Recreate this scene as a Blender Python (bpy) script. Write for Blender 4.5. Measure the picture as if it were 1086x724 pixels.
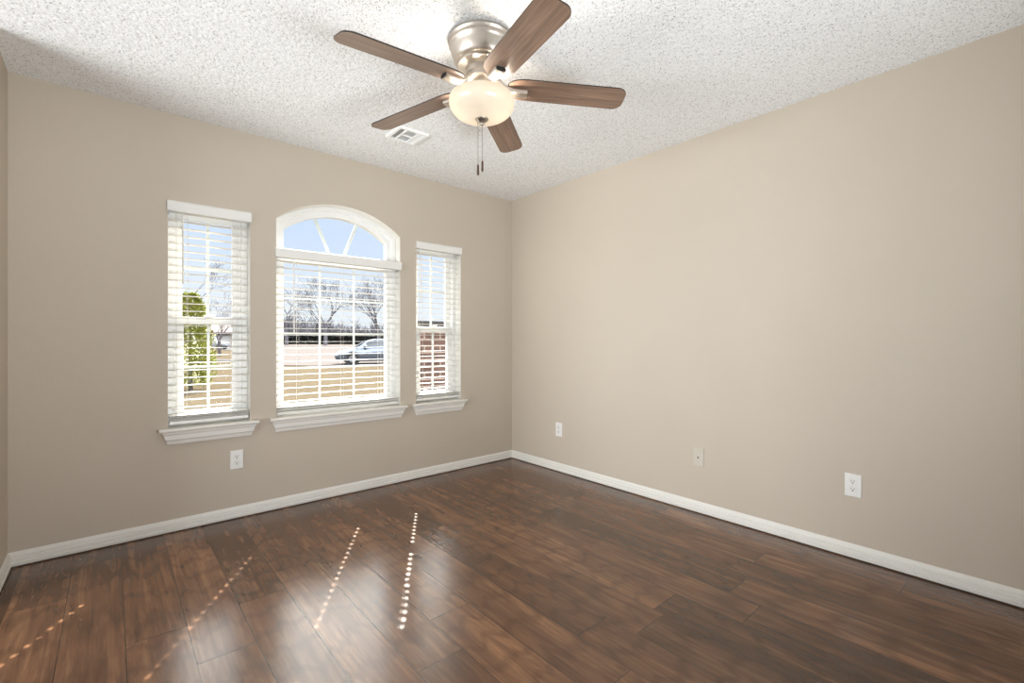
import bpy, bmesh, math, random
import numpy as np
from mathutils import Vector, Matrix

# ------------------------------------------------------------------ clean
for o in list(bpy.data.objects):
    bpy.data.objects.remove(o)
S = bpy.context.scene
COL = S.collection
PI = math.pi

# ------------------------------------------------------------------ camera
F_PX, CX, CY = 492.0, 543.0, 360.0
YAW = math.radians(49.2)
CAM = Vector((-2.884, -3.341, 1.121))
VD = Vector((math.cos(YAW), math.sin(YAW), 0))      # view direction (level camera)
RD = Vector((math.sin(YAW), -math.cos(YAW), 0))     # to the right
cd = bpy.data.cameras.new('camera'); cam = bpy.data.objects.new('camera', cd); COL.objects.link(cam)
cam.location = CAM
cam.rotation_euler = (PI / 2, 0, YAW - PI / 2)
cd.sensor_width = 36.0
cd.lens = 36.0 * F_PX / 1086.0
cd.shift_y = -(362.0 - CY) / 1086.0
cd.clip_start = 0.02; cd.clip_end = 600
S.camera = cam

# ------------------------------------------------------------------ colour management
S.view_settings.view_transform = 'Standard'
S.view_settings.look = 'None'
S.view_settings.exposure = 0.0
S.view_settings.gamma = 1.0
S.view_settings.use_curve_mapping = False
S.cycles.use_denoising = True
S.cycles.use_adaptive_sampling = False
S.cycles.use_light_tree = True
S.cycles.denoising_prefilter = 'NONE'
S.cycles.max_bounces = 10
S.cycles.diffuse_bounces = 6
S.cycles.transparent_max_bounces = 24
S.cycles.sample_clamp_indirect = 2.5
S.cycles.caustics_reflective = False
S.cycles.caustics_refractive = False

# ------------------------------------------------------------------ sun and sky
SUN_AZ, SUN_EL = math.radians(58.2), math.radians(40.5)
SUN_DIR = Vector((math.cos(SUN_EL) * math.cos(SUN_AZ), math.cos(SUN_EL) * math.sin(SUN_AZ), math.sin(SUN_EL)))
SUN_STRENGTH = 22.0
SKY_STRENGTH = 1.0
ROOM_FILL = 92.0       # power of the fill lamp added in the adjoining room
HALL_FILL = 45.0       # power of the unseen fill lamp added behind the camera
BULB_POWER = 4.0
sl = bpy.data.lights.new('sun', 'SUN'); so = bpy.data.objects.new('sun', sl); COL.objects.link(so)
sl.energy = SUN_STRENGTH; sl.angle = math.radians(0.4); sl.color = (1.0, 0.93, 0.83)
so.rotation_euler = SUN_DIR.to_track_quat('Z', 'Y').to_euler()
so.location = SUN_DIR * 30

w = bpy.data.worlds.new('sky'); S.world = w; w.use_nodes = True
nt = w.node_tree; nt.nodes.clear()
def wn(t, **k):
    n = nt.nodes.new(t)
    for a, b in k.items(): setattr(n, a, b)
    return n
out = wn('ShaderNodeOutputWorld'); bg = wn('ShaderNodeBackground')
tc = wn('ShaderNodeTexCoord'); sep = wn('ShaderNodeSeparateXYZ')
nt.links.new(tc.outputs['Generated'], sep.inputs[0])
rmp = wn('ShaderNodeValToRGB'); r = rmp.color_ramp
r.elements[0].position = 0.0; r.elements[0].color = (0.86, 0.92, 1.0, 1)
r.elements[1].position = 1.0; r.elements[1].color = (5.0, 5.4, 6.2, 1)
for p, c in ((0.06, (0.92, 0.97, 1.05, 1)), (0.16, (0.74, 0.85, 1.05, 1)), (0.33, (0.58, 0.74, 1.0, 1)), (0.50, (13.5, 13.8, 14.4, 1))):
    e = r.elements.new(p); e.color = c
nt.links.new(sep.outputs['Z'], rmp.inputs[0])
# thin cloud
nz = wn('ShaderNodeTexNoise'); nz.inputs['Scale'].default_value = 3.2; nz.inputs['Detail'].default_value = 5
mp = wn('ShaderNodeMapping'); mp.inputs['Scale'].default_value = (1, 1, 3.0)
nt.links.new(tc.outputs['Generated'], mp.inputs[0]); nt.links.new(mp.outputs[0], nz.inputs['Vector'])
cr = wn('ShaderNodeValToRGB'); cr.color_ramp.elements[0].position = 0.48; cr.color_ramp.elements[1].position = 0.75
cr.color_ramp.elements[0].color = (0, 0, 0, 1); cr.color_ramp.elements[1].color = (.5, .5, .5, 1)
nt.links.new(nz.outputs[0], cr.inputs[0])
mx = wn('ShaderNodeMix', data_type='RGBA'); nt.links.new(cr.outputs[0], mx.inputs[0])
nt.links.new(rmp.outputs[0], mx.inputs[6]); mx.inputs[7].default_value = (0.86, 0.91, 1.0, 1)
# bright haze round the sun
dot = wn('ShaderNodeVectorMath', operation='DOT_PRODUCT'); dot.inputs[1].default_value = SUN_DIR
nt.links.new(tc.outputs['Generated'], dot.inputs[0])
mr = wn('ShaderNodeMapRange'); mr.inputs[1].default_value = 0.76; mr.inputs[2].default_value = 1.0
mr.inputs[3].default_value = 0.0; mr.inputs[4].default_value = 1.0
nt.links.new(dot.outputs['Value'], mr.inputs[0])
pw = wn('ShaderNodeMath', operation='POWER'); pw.inputs[1].default_value = 1.6; nt.links.new(mr.outputs[0], pw.inputs[0])
hz = wn('ShaderNodeMix', data_type='RGBA', blend_type='ADD'); hz.inputs[0].default_value = 1.0
hc = wn('ShaderNodeMix', data_type='RGBA'); hc.inputs[6].default_value = (0, 0, 0, 1); hc.inputs[7].default_value = (16, 15.4, 14.6, 1)
up = wn('ShaderNodeMapRange', interpolation_type='SMOOTHSTEP'); up.inputs[1].default_value = 0.30; up.inputs[2].default_value = 0.52
nt.links.new(sep.outputs['Z'], up.inputs[0])
pu = wn('ShaderNodeMath', operation='MULTIPLY'); nt.links.new(pw.outputs[0], pu.inputs[0]); nt.links.new(up.outputs[0], pu.inputs[1])
nt.links.new(pu.outputs[0], hc.inputs[0])
nt.links.new(mx.outputs[2], hz.inputs[6]); nt.links.new(hc.outputs[2], hz.inputs[7])
nt.links.new(hz.outputs[2], bg.inputs['Color']); bg.inputs['Strength'].default_value = SKY_STRENGTH
nt.links.new(bg.outputs[0], out.inputs[0])

# unseen fill lamp added beyond the left wall opening to brighten the room
al = bpy.data.lights.new('adjoining_room_fill', 'AREA'); ao = bpy.data.objects.new('adjoining_room_fill', al); COL.objects.link(ao)
al.shape = 'RECTANGLE'; al.size = 1.3; al.size_y = 2.4; al.energy = ROOM_FILL; al.color = (0.91, 0.96, 1.0)
al.spread = math.radians(110)
ao.location = (-5.9, -1.15, .95); ao.rotation_euler = (0, -PI / 2 - math.radians(1), 0)      # faces +x, a little upwards
hl_ = bpy.data.lights.new('hall_fill', 'AREA'); ho_ = bpy.data.objects.new('hall_fill', hl_); COL.objects.link(ho_)  # unseen fill lamp added behind the camera to lift ceiling and walls
hl_.shape = 'RECTANGLE'; hl_.size = 2.0; hl_.size_y = .8; hl_.energy = HALL_FILL; hl_.color = (0.90, 0.96, 1.0)
hl_.spread = math.radians(100)
ho_.location = (-1.9, -4.9, .42); ho_.rotation_euler = (PI / 2 + math.radians(30), 0, 0)      # faces +y, a little upwards

# ------------------------------------------------------------------ helpers: materials
def lin(r, g, b):
    f = lambda c: (c / 255) / 12.92 if c <= 10 else ((c / 255 + .055) / 1.055) ** 2.4
    return (f(r), f(g), f(b), 1)

class NT:
    """small helper around a material's node tree"""
    def __init__(s, name):
        s.m = bpy.data.materials.new(name); s.m.use_nodes = True
        s.t = s.m.node_tree; s.b = s.t.nodes['Principled BSDF']; s.o = s.t.nodes['Material Output']
        s._c = None
    def n(s, t, **k):
        q = s.t.nodes.new(t)
        for a, b in k.items(): setattr(q, a, b)
        return q
    def l(s, a, b): s.t.links.new(a, b)
    def coord(s):
        if s._c is None: s._c = s.n('ShaderNodeTexCoord').outputs['Object']
        return s._c
    def math(s, op, a, b=None, c=None):
        q = s.n('ShaderNodeMath', operation=op)
        for i, x in enumerate((a, b, c)):
            if x is None: continue
            if isinstance(x, (int, float)): q.inputs[i].default_value = x
            else: s.l(x, q.inputs[i])
        return q.outputs[0]
    def map(s, scale=(1, 1, 1), vec=None):
        q = s.n('ShaderNodeMapping'); q.inputs['Scale'].default_value = scale
        s.l(vec if vec is not None else s.coord(), q.inputs[0]); return q.outputs[0]
    def noise(s, scale, detail=3, vec=None, rough=.5, dist=0):
        q = s.n('ShaderNodeTexNoise'); q.inputs['Scale'].default_value = scale
        q.inputs['Detail'].default_value = detail; q.inputs['Roughness'].default_value = rough
        q.inputs['Distortion'].default_value = dist
        s.l(vec if vec is not None else s.coord(), q.inputs['Vector']); return q.outputs[0]
    def ramp(s, fac, stops):
        q = s.n('ShaderNodeValToRGB'); e = q.color_ramp.elements
        e[0].position, e[0].color = stops[0]; e[1].position, e[1].color = stops[-1]
        for p, c in stops[1:-1]:
            x = e.new(p); x.color = c
        s.l(fac, q.inputs[0]); return q.outputs[0]
    def mix(s, fac, a, b, mode='MIX'):
        q = s.n('ShaderNodeMix', data_type='RGBA', blend_type=mode)
        for i, x in ((0, fac), (6, a), (7, b)):
            if isinstance(x, (int, float, tuple)): q.inputs[i].default_value = x
            else: s.l(x, q.inputs[i])
        return q.outputs[2]
    def bump(s, h, strength=.3, dist=.002):
        q = s.n('ShaderNodeBump'); q.inputs['Strength'].default_value = strength; q.inputs['Distance'].default_value = dist
        s.l(h, q.inputs['Height']); s.l(q.outputs[0], s.b.inputs['Normal'])
    def set(s, **k):
        for a, v in k.items():
            i = s.b.inputs[a.replace('_', ' ')]
            if isinstance(v, (int, float, tuple)): i.default_value = v
            else: s.l(v, i)
        return s

def simple(name, col, rough=.5, metal=0.0, var=.06, vs=40, bump=0, bs=300, spec=.5):
    t = NT(name)
    n = t.noise(vs, 3)
    d = tuple(c * (1 - var) for c in col[:3]) + (1,); l = tuple(min(1, c * (1 + var)) for c in col[:3]) + (1,)
    t.set(Base_Color=t.ramp(n, [(.3, d), (.7, l)]), Roughness=rough, Metallic=metal)
    t.b.inputs['Specular IOR Level'].default_value = spec
    if bump: t.bump(t.noise(bs, 2), bump, .001)
    return t.m

def mat_wall():
    t = NT('wall_paint')
    n = t.noise(1.3, 2)
    t.set(Base_Color=t.ramp(n, [(.3, lin(195, 183.5, 168)), (.7, lin(198, 186.5, 171))]), Roughness=.6)
    t.b.inputs['Specular IOR Level'].default_value = .25
    t.bump(t.noise(85, 3, rough=.55), .35, .0016)
    return t.m

def mat_ceiling():
    t = NT('popcorn_ceiling')
    t.set(Base_Color=t.mix(t.ramp(t.noise(150, 2, rough=.6), [(.575, (0, 0, 0, 1)), (.67, (.85, .85, .85, 1))]), t.ramp(t.noise(60, 2), [(.3, lin(234, 234, 233)), (.7, lin(243, 243, 242))]), lin(150, 145, 138)), Roughness=.95)  # grey specks put the shade of popcorn crevices into the base colour
    t.b.inputs['Specular IOR Level'].default_value = .1
    t.bump(t.noise(320, 2), .5, .002)
    return t.m

def mat_floor():
    t = NT('laminate_floor')
    PW, PL = 0.185, 1.22
    sp = t.n('ShaderNodeSeparateXYZ'); t.l(t.coord(), sp.inputs[0])
    u = t.math('DIVIDE', t.math('ADD', sp.outputs['X'], 20.05), PW)
    row = t.math('FLOOR', u); fu = t.math('FRACT', u)
    wr = t.n('ShaderNodeTexWhiteNoise', noise_dimensions='1D'); t.l(row, wr.inputs['W'])
    v = t.math('ADD', t.math('DIVIDE', t.math('ADD', sp.outputs['Y'], 20.0), PL), t.math('MULTIPLY', wr.outputs[0], 7.0))
    pv = t.math('FLOOR', v); fv = t.math('FRACT', v)
    cid = t.n('ShaderNodeCombineXYZ'); t.l(row, cid.inputs[0]); t.l(pv, cid.inputs[1])
    wp = t.n('ShaderNodeTexWhiteNoise', noise_dimensions='2D'); t.l(cid.outputs[0], wp.inputs['Vector'])
    # grain coordinate: shifted per plank, stretched along the plank
    off = t.n('ShaderNodeVectorMath', operation='SCALE'); t.l(wp.outputs['Color'], off.inputs[0]); off.inputs['Scale'].default_value = 9.0
    add = t.n('ShaderNodeVectorMath', operation='ADD'); t.l(t.coord(), add.inputs[0]); t.l(off.outputs[0], add.inputs[1])
    g1 = t.noise(1.0, 5, t.map((13, 1.0, 1), add.outputs[0]), .6, 1.4)
    g2 = t.noise(1.0, 4, t.map((60, 2.6, 1), add.outputs[0]), .65, .4)
    g3 = t.noise(1.0, 3, t.map((5, 1.1, 1), add.outputs[0]), .5, 1.2)
    # cathedral figure rings
    wv = t.n('ShaderNodeTexWave', wave_type='RINGS'); wv.inputs['Scale'].default_value = 1.0
    wv.inputs['Distortion'].default_value = 5.0; wv.inputs['Detail'].default_value = 3; wv.inputs['Detail Scale'].default_value = 1.2
    t.l(t.map((14, 2.2, 1), add.outputs[0]), wv.inputs['Vector'])
    base = t.ramp(g1, [(.25, lin(80, 55, 40)), (.5, lin(106, 76, 55)), (.78, lin(142, 106, 78))])
    base = t.mix(t.ramp(wv.outputs[0], [(.0, (.34, .34, .34, 1)), (.35, (0, 0, 0, 1)), (1, (0, 0, 0, 1))]), base, lin(58, 38, 27))
    base = t.mix(t.ramp(g2, [(.45, (0, 0, 0, 1)), (.68, (.5, .5, .5, 1))]), base, lin(62, 42, 29))
    base = t.mix(t.ramp(g3, [(.42, (0, 0, 0, 1)), (.75, (.55, .55, .55, 1))]), base, lin(56, 38, 28))
    tone = t.ramp(wp.outputs['Value'], [(0, (.82, .77, .73, 1)), (.5, (1.14, 1.08, 1.03, 1)), (1, (1.48, 1.41, 1.34, 1))])
    base = t.mix(1.0, base, tone, 'MULTIPLY')
    # seams
    eu = t.math('MINIMUM', fu, t.math('SUBTRACT', 1.0, fu)); ev = t.math('MINIMUM', fv, t.math('SUBTRACT', 1.0, fv))
    su = t.math('LESS_THAN', eu, .0016 / PW); sv = t.math('LESS_THAN', ev, .0016 / PL)
    seam = t.math('MAXIMUM', su, sv)
    base = t.mix(t.math('MULTIPLY', seam, .65), base, lin(28, 18, 13))
    rg = t.math('ADD', .175, t.math('MULTIPLY', g2, .12))
    t.set(Base_Color=base, Roughness=rg)
    t.b.inputs['IOR'].default_value = 1.55
    t.b.inputs['Specular IOR Level'].default_value = .6
    h = t.math('SUBTRACT', t.math('ADD', t.math('MULTIPLY', g2, .7), t.math('MULTIPLY', g1, .4)), t.math('MULTIPLY', seam, .6))
    t.bump(h, .10, .0010)
    return t.m

def mat_glass():
    m = bpy.data.materials.new('window_glass'); m.use_nodes = True
    t = m.node_tree; t.nodes.clear()
    o = t.nodes.new('ShaderNodeOutputMaterial'); mx = t.nodes.new('ShaderNodeMixShader')
    a = t.nodes.new('ShaderNodeBsdfTransparent'); a.inputs[0].default_value = (.97, .985, .98, 1)
    g = t.nodes.new('ShaderNodeBsdfGlossy'); g.inputs['Roughness'].default_value = .01
    f = t.nodes.new('ShaderNodeFresnel'); f.inputs[0].default_value = 1.02
    t.links.new(f.outputs[0], mx.inputs[0]); t.links.new(a.outputs[0], mx.inputs[1]); t.links.new(g.outputs[0], mx.inputs[2])
    t.links.new(mx.outputs[0], o.inputs[0]); return m

def mat_frosted():
    m = bpy.data.materials.new('frosted_bowl_glass'); m.use_nodes = True
    t = m.node_tree; t.nodes.clear()
    o = t.nodes.new('ShaderNodeOutputMaterial')
    tr = t.nodes.new('ShaderNodeBsdfTranslucent'); df = t.nodes.new('ShaderNodeBsdfDiffuse'); gl = t.nodes.new('ShaderNodeBsdfGlossy')
    nz = t.nodes.new('ShaderNodeTexNoise'); nz.inputs['Scale'].default_value = 9; nz.inputs['Detail'].default_value = 4; nz.inputs['Distortion'].default_value = 1.5
    rp = t.nodes.new('ShaderNodeValToRGB'); rp.color_ramp.elements[0].color = (.88, .82, .73, 1); rp.color_ramp.elements[1].color = (.97, .93, .86, 1)
    tcc = t.nodes.new('ShaderNodeTexCoord'); t.links.new(tcc.outputs['Object'], nz.inputs['Vector'])
    t.links.new(nz.outputs[0], rp.inputs[0]); t.links.new(rp.outputs[0], tr.inputs[0]); df.inputs[0].default_value = (.86, .81, .73, 1)
    gl.inputs['Roughness'].default_value = .25
    m1 = t.nodes.new('ShaderNodeMixShader'); m1.inputs[0].default_value = .30
    t.links.new(tr.outputs[0], m1.inputs[1]); t.links.new(df.outputs[0], m1.inputs[2])
    m2 = t.nodes.new('ShaderNodeMixShader'); m2.inputs[0].default_value = .05
    t.links.new(m1.outputs[0], m2.inputs[1]); t.links.new(gl.outputs[0], m2.inputs[2])
    t.links.new(m2.outputs[0], o.inputs[0]); return m

def mat_bulb():
    m = bpy.data.materials.new('clear_lit_bulb'); m.use_nodes = True
    t = m.node_tree; t.nodes.clear()
    o = t.nodes.new('ShaderNodeOutputMaterial'); mx = t.nodes.new('ShaderNodeMixShader'); mx.inputs[0].default_value = .15
    a = t.nodes.new('ShaderNodeBsdfTransparent'); e = t.nodes.new('ShaderNodeEmission'); e.inputs[0].default_value = (1, .84, .66, 1); e.inputs[1].default_value = 12
    t.links.new(a.outputs[0], mx.inputs[1]); t.links.new(e.outputs[0], mx.inputs[2]); t.links.new(mx.outputs[0], o.inputs[0]); return m

def mat_emit(name, col, s):
    t = NT(name); t.set(Base_Color=col); t.b.inputs['Emission Color'].default_value = col
    n = t.noise(5, 1); t.b.inputs['Emission Strength'].default_value = s
    return t.m

def mat_blade():
    t = NT('walnut_blade')
    g = t.noise(1.0, 5, t.map((3, 60, 60)), .6, .6)
    g2 = t.noise(1.0, 3, t.map((1.2, 14, 14)), .5, .8)
    c = t.ramp(g, [(.3, lin(100, 79, 66)), (.7, lin(150, 122, 102))])
    c = t.mix(t.ramp(g2, [(.4, (0, 0, 0, 1)), (.7, (.4, .4, .4, 1))]), c, lin(92, 68, 54))
    t.set(Base_Color=c, Roughness=.42)
    t.bump(g, .05, .0005)
    return t.m

def mat_brushed(name, col, rough=.28):
    t = NT(name)
    n = t.noise(1.0, 3, t.map((4, 4, 260)))
    t.set(Base_Color=t.ramp(n, [(.3, tuple(c * .9 for c in col[:3]) + (1,)), (.7, col)]), Metallic=1.0,
          Roughness=t.math('ADD', rough - .05, t.math('MULTIPLY', n, .12)))
    return t.m

def mat_brick(name, scale=1.0):
    t = NT(name)
    sp = t.n('ShaderNodeSeparateXYZ'); t.l(t.coord(), sp.inputs[0])
    cb = t.n('ShaderNodeCombineXYZ'); t.l(t.math('ADD', sp.outputs['X'], sp.outputs['Y']), cb.inputs[0]); t.l(sp.outputs['Z'], cb.inputs[1])
    b = t.n('ShaderNodeTexBrick'); t.l(cb.outputs[0], b.inputs['Vector'])
    b.inputs['Scale'].default_value = 1.0
    b.inputs['Brick Width'].default_value = .205; b.inputs['Row Height'].default_value = .075; b.inputs['Mortar Size'].default_value = .007
    b.inputs['Color1'].default_value = lin(112, 88, 76); b.inputs['Color2'].default_value = lin(74, 58, 52); b.inputs['Mortar'].default_value = lin(176, 164, 152)
    t.set(Base_Color=t.mix(t.math('MULTIPLY', t.noise(30, 4), .5), b.outputs['Color'], lin(92, 66, 54)), Roughness=.9)
    t.bump(b.outputs['Fac'], -.5, .006)
    return t.m

def mat_ground(name, stops, scale, bumpd=.03, s2=None):
    t = NT(name)
    n = t.noise(scale, 8, rough=.7)
    n2 = t.noise(s2 or scale * .08, 3)
    c = t.ramp(n, stops)
    c = t.mix(t.ramp(n2, [(.35, (0, 0, 0, 1)), (.7, (.35, .35, .35, 1))]), c, stops[0][1])
    t.set(Base_Color=c, Roughness=.95); t.b.inputs['Specular IOR Level'].default_value = 0
    t.bump(n, .6, bumpd)
    return t.m

def mat_concrete(name, c1, c2):
    t = NT(name)
    n = t.noise(.9, 7, rough=.65)
    t.set(Base_Color=t.ramp(n, [(.3, c1), (.7, c2)]), Roughness=.9)
    t.b.inputs['Specular IOR Level'].default_value = 0
    t.bump(t.noise(60, 3), .3, .004)
    return t.m

M = dict(
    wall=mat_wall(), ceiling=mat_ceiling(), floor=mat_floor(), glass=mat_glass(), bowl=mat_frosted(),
    trim=simple('white_trim_paint', lin(232, 229, 222), .38, var=.015, vs=6),
    vinyl=simple('white_vinyl', lin(236, 236, 234), .35, var=.01, vs=6),
    slat=simple('white_slat', lin(236, 234, 229), .36, var=.012, vs=12),
    cord=simple('white_cord', lin(215, 213, 208), .8, var=.03),
    plastic=simple('white_plastic', lin(236, 234, 230), .3, var=.01),
    beige=simple('almond_plastic', lin(202, 194, 180), .35, var=.02),
    slot=simple('dark_slot', lin(28, 26, 24), .6, var=.1),
    screw=simple('plate_screw', lin(200, 198, 192), .35, .6, var=.03),
    nickel=mat_brushed('brushed_nickel', (.68, .62, .55, 1), .44),
    blade=mat_blade(), edge=simple('dark_blade_edge', lin(38, 30, 26), .5, var=.05),
    finial=mat_brushed('aged_nickel', (.42, .37, .31, 1), .34),
    chain=simple('aged_chain_metal', (.13, .12, .11, 1), .5, 0.0, var=.05),
    fob=simple('walnut_fob', lin(72, 48, 36), .45, var=.1),
    bulb=mat_bulb(),
    register=simple('white_register_enamel', lin(240, 240, 238), .4, var=.01),
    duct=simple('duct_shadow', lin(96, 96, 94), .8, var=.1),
    brick=mat_brick('brick_veneer'),
    lawn=mat_ground('dry_grass', [(.3, (.040, .030, .020, 1)), (.5, (.060, .047, .031, 1)), (.72, (.082, .066, .045, 1))], 9.0, .05, .5),
    soil=mat_ground('mulch_bed', [(.3, (.03, .02, .012, 1)), (.6, (.06, .042, .028, 1)), (.75, (.09, .07, .05, 1))], 14.0, .05),
    concrete=mat_concrete('street_concrete', (.072, .062, .057, 1), (.082, .072, .067, 1)),
    walk=mat_concrete('pale_walk', (.060, .056, .053, 1), (.068, .064, .061, 1)),
    bark=simple('grey_bark', (.055, .045, .042, 1), .9, var=.3, vs=8),
    twig=simple('grey_twig', (.085, .072, .075, 1), .9, var=.25, vs=3),
    haze=simple('hazy_distant_twig', (.075, .068, .075, 1), .95, var=.2, vs=.5),  # distance haze mixed into the twig colour
    conifer=simple('yellow_green_foliage', (.26, .27, .06, 1), .7, var=.4, vs=9),
    hedge=simple('dark_hedge_leaf', (.016, .018, .015, 1), .8, var=.5, vs=5),
    carpaint=simple('silver_blue_paint', (.11, .125, .155, 1), .22, .55, var=.03),
    carglass=simple('tinted_car_glass', (.015, .018, .022, 1), .08, var=.02),
    tyre=simple('black_rubber', (.012, .012, .012, 1), .8, var=.1),
    rim=simple('alloy_rim', (.28, .28, .29, 1), .3, .8, var=.03),
    cartrim=simple('dark_car_plastic', (.02, .02, .022, 1), .5, var=.1),
    lamp=simple('headlamp_lens', (.35, .37, .4, 1), .1, var=.03),
    redlamp=simple('tail_lamp_lens', (.25, .01, .01, 1), .2, var=.03),
    bluepaint=simple('blue_truck_paint', (.035, .05, .12, 1), .25, .2, var=.05),
    whitepaint=simple('white_truck_paint', (.22, .22, .23, 1), .3, var=.03),
    siding=simple('pink_beige_siding', (.20, .165, .145, 1), .8, var=.06, vs=4),
    shingle=simple('brown_shingle', (.085, .058, .05, 1), .9, var=.2, vs=12),
    garage=simple('white_garage_door', (.26, .25, .24, 1), .6, var=.03),
)

# ------------------------------------------------------------------ helpers: objects
def tag(o, label=None, cat=None, group=None, kind=None):
    if label: o['label'] = label
    if cat: o['category'] = cat
    if group: o['group'] = group
    if kind: o['kind'] = kind
    return o
def empty(name, loc, rz=0, **k):
    o = bpy.data.objects.new(name, None); COL.objects.link(o)
    o.location = loc; o.rotation_euler = (0, 0, rz); o.empty_display_size = .1
    return tag(o, **k)

class MB:
    """collects shapes in one bmesh and links them as one object"""
    def __init__(s): s.b = bmesh.new(); s.mi = 0
    def face(s, pts):
        f = s.b.faces.new([s.b.verts.new(p) for p in pts]); f.material_index = s.mi; return f
    def box(s, x0, x1, y0, y1, z0, z1, mat=None):
        vs = [s.b.verts.new((x, y, z)) for z in (z0, z1) for y in (y0, y1) for x in (x0, x1)]
        if mat is not None:
            for v in vs: v.co = mat @ v.co
        for q in ((0, 2, 3, 1), (4, 5, 7, 6), (0, 1, 5, 4), (2, 6, 7, 3), (1, 3, 7, 5), (0, 4, 6, 2)):
            f = s.b.faces.new([vs[i] for i in q]); f.material_index = s.mi
        return s
    def prism(s, pts, ext):
        """polygon of 3-D points pushed along the vector ext"""
        ext = Vector(ext); a = [s.b.verts.new(p) for p in pts]; c = [s.b.verts.new(Vector(p) + ext) for p in pts]
        n = len(pts)
        fs = [s.b.faces.new(a[::-1]), s.b.faces.new(c)]
        for i in range(n): fs.append(s.b.faces.new([a[i], a[(i + 1) % n], c[(i + 1) % n], c[i]]))
        for f in fs: f.material_index = s.mi
        return s
    def loft(s, rings, caps=True, closed=True):
        R = [[s.b.verts.new(p) for p in r] for r in rings]
        n = len(R[0])
        for a, c in zip(R, R[1:]):
            for i in range(n if closed else n - 1):
                f = s.b.faces.new([a[i], a[(i + 1) % n], c[(i + 1) % n], c[i]]); f.material_index = s.mi
        if caps:
            for q in (R[0][::-1], R[-1]):
                f = s.b.faces.new(q); f.material_index = s.mi
        return s
    def lathe(s, prof, c=(0, 0, 0), n=48, caps=False):
        rings = [[(c[0] + r_ * math.cos(2 * PI * i / n), c[1] + r_ * math.sin(2 * PI * i / n), c[2] + z) for i in range(n)] for r_, z in prof]
        return s.loft(rings, caps)
    def tube(s, pts, rad, n=8, caps=True):
        pts = [Vector(p) for p in pts]
        if not isinstance(rad, (list, tuple)): rad = [rad] * len(pts)
        rings = []
        for i, p in enumerate(pts):
            d = (pts[min(i + 1, len(pts) - 1)] - pts[max(i - 1, 0)]).normalized()
            a = d.cross(Vector((0, 0, 1)) if abs(d.z) < .9 else Vector((1, 0, 0))).normalized(); b = d.cross(a)
            rings.append([p + (a * math.cos(2 * PI * k / n) + b * math.sin(2 * PI * k / n)) * rad[i] for k in range(n)])
        return s.loft(rings, caps)
    def ring(s, outer, inner, y0, y1):
        """frame between two outlines of (x, z) points, pushed from y0 to y1"""
        n = len(outer)
        V = [[s.b.verts.new((x, y, z)) for x, z in L] for L in (outer, inner) for y in (y0, y1)]
        o0, o1, i0, i1 = V
        for k in range(n):
            j = (k + 1) % n
            for q in ((o0[k], o0[j], i0[j], i0[k]), (o1[k], i1[k], i1[j], o1[j]), (o0[k], o1[k], o1[j], o0[j]), (i0[k], i0[j], i1[j], i1[k])):
                f = s.b.faces.new(q); f.material_index = s.mi
        return s
    def build(s, name, mat, parent=None, smooth=False, bevel=0, loc=None, **k):
        bmesh.ops.recalc_face_normals(s.b, faces=s.b.faces)
        me = bpy.data.meshes.new(name); s.b.to_mesh(me); s.b.free()
        for m in (mat if isinstance(mat, (list, tuple)) else [mat]): me.materials.append(m)
        o = bpy.data.objects.new(name, me); COL.objects.link(o)
        if parent is not None: o.parent = parent
        if loc is not None: o.location = loc
        if smooth:
            for p in me.polygons: p.use_smooth = True
            try: me.set_sharp_from_angle(angle=math.radians(38))
            except Exception: pass
        if bevel:
            md = o.modifiers.new('bevel', 'BEVEL'); md.width = bevel; md.segments = 2; md.limit_method = 'ANGLE'; md.angle_limit = math.radians(40)
        return tag(o, **k)

def copy_tree(o, parent=None):
    c = o.copy(); COL.objects.link(c)
    if parent is not None: c.parent = parent
    for ch in list(o.children): copy_tree(ch, c)
    return c

def rect(x0, x1, z0, z1): return [(x0, z0), (x1, z0), (x1, z1), (x0, z1)]
def arch(x0, x1, z0, spring, apex, n=24):
    hw = (x1 - x0) / 2; rise = apex - spring; R = (hw * hw + rise * rise) / (2 * rise); cx = (x0 + x1) / 2; cz = apex - R
    a = math.asin(hw / R)
    top = [(cx + R * math.sin(a - 2 * a * i / n), cz + R * math.cos(a - 2 * a * i / n)) for i in range(n + 1)]
    return [(x0, z0), (x1, z0)] + top

# ------------------------------------------------------------------ room shell
H = 2.44
XL, YF = -3.27, -3.75
WT = 0.17
LW = (-2.637, -2.212, 0.603, 1.928)
MW = (-2.060, -1.164, 0.603, 1.925, 2.088)
RW = (-1.022, -0.590, 0.603, 1.915)

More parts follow.
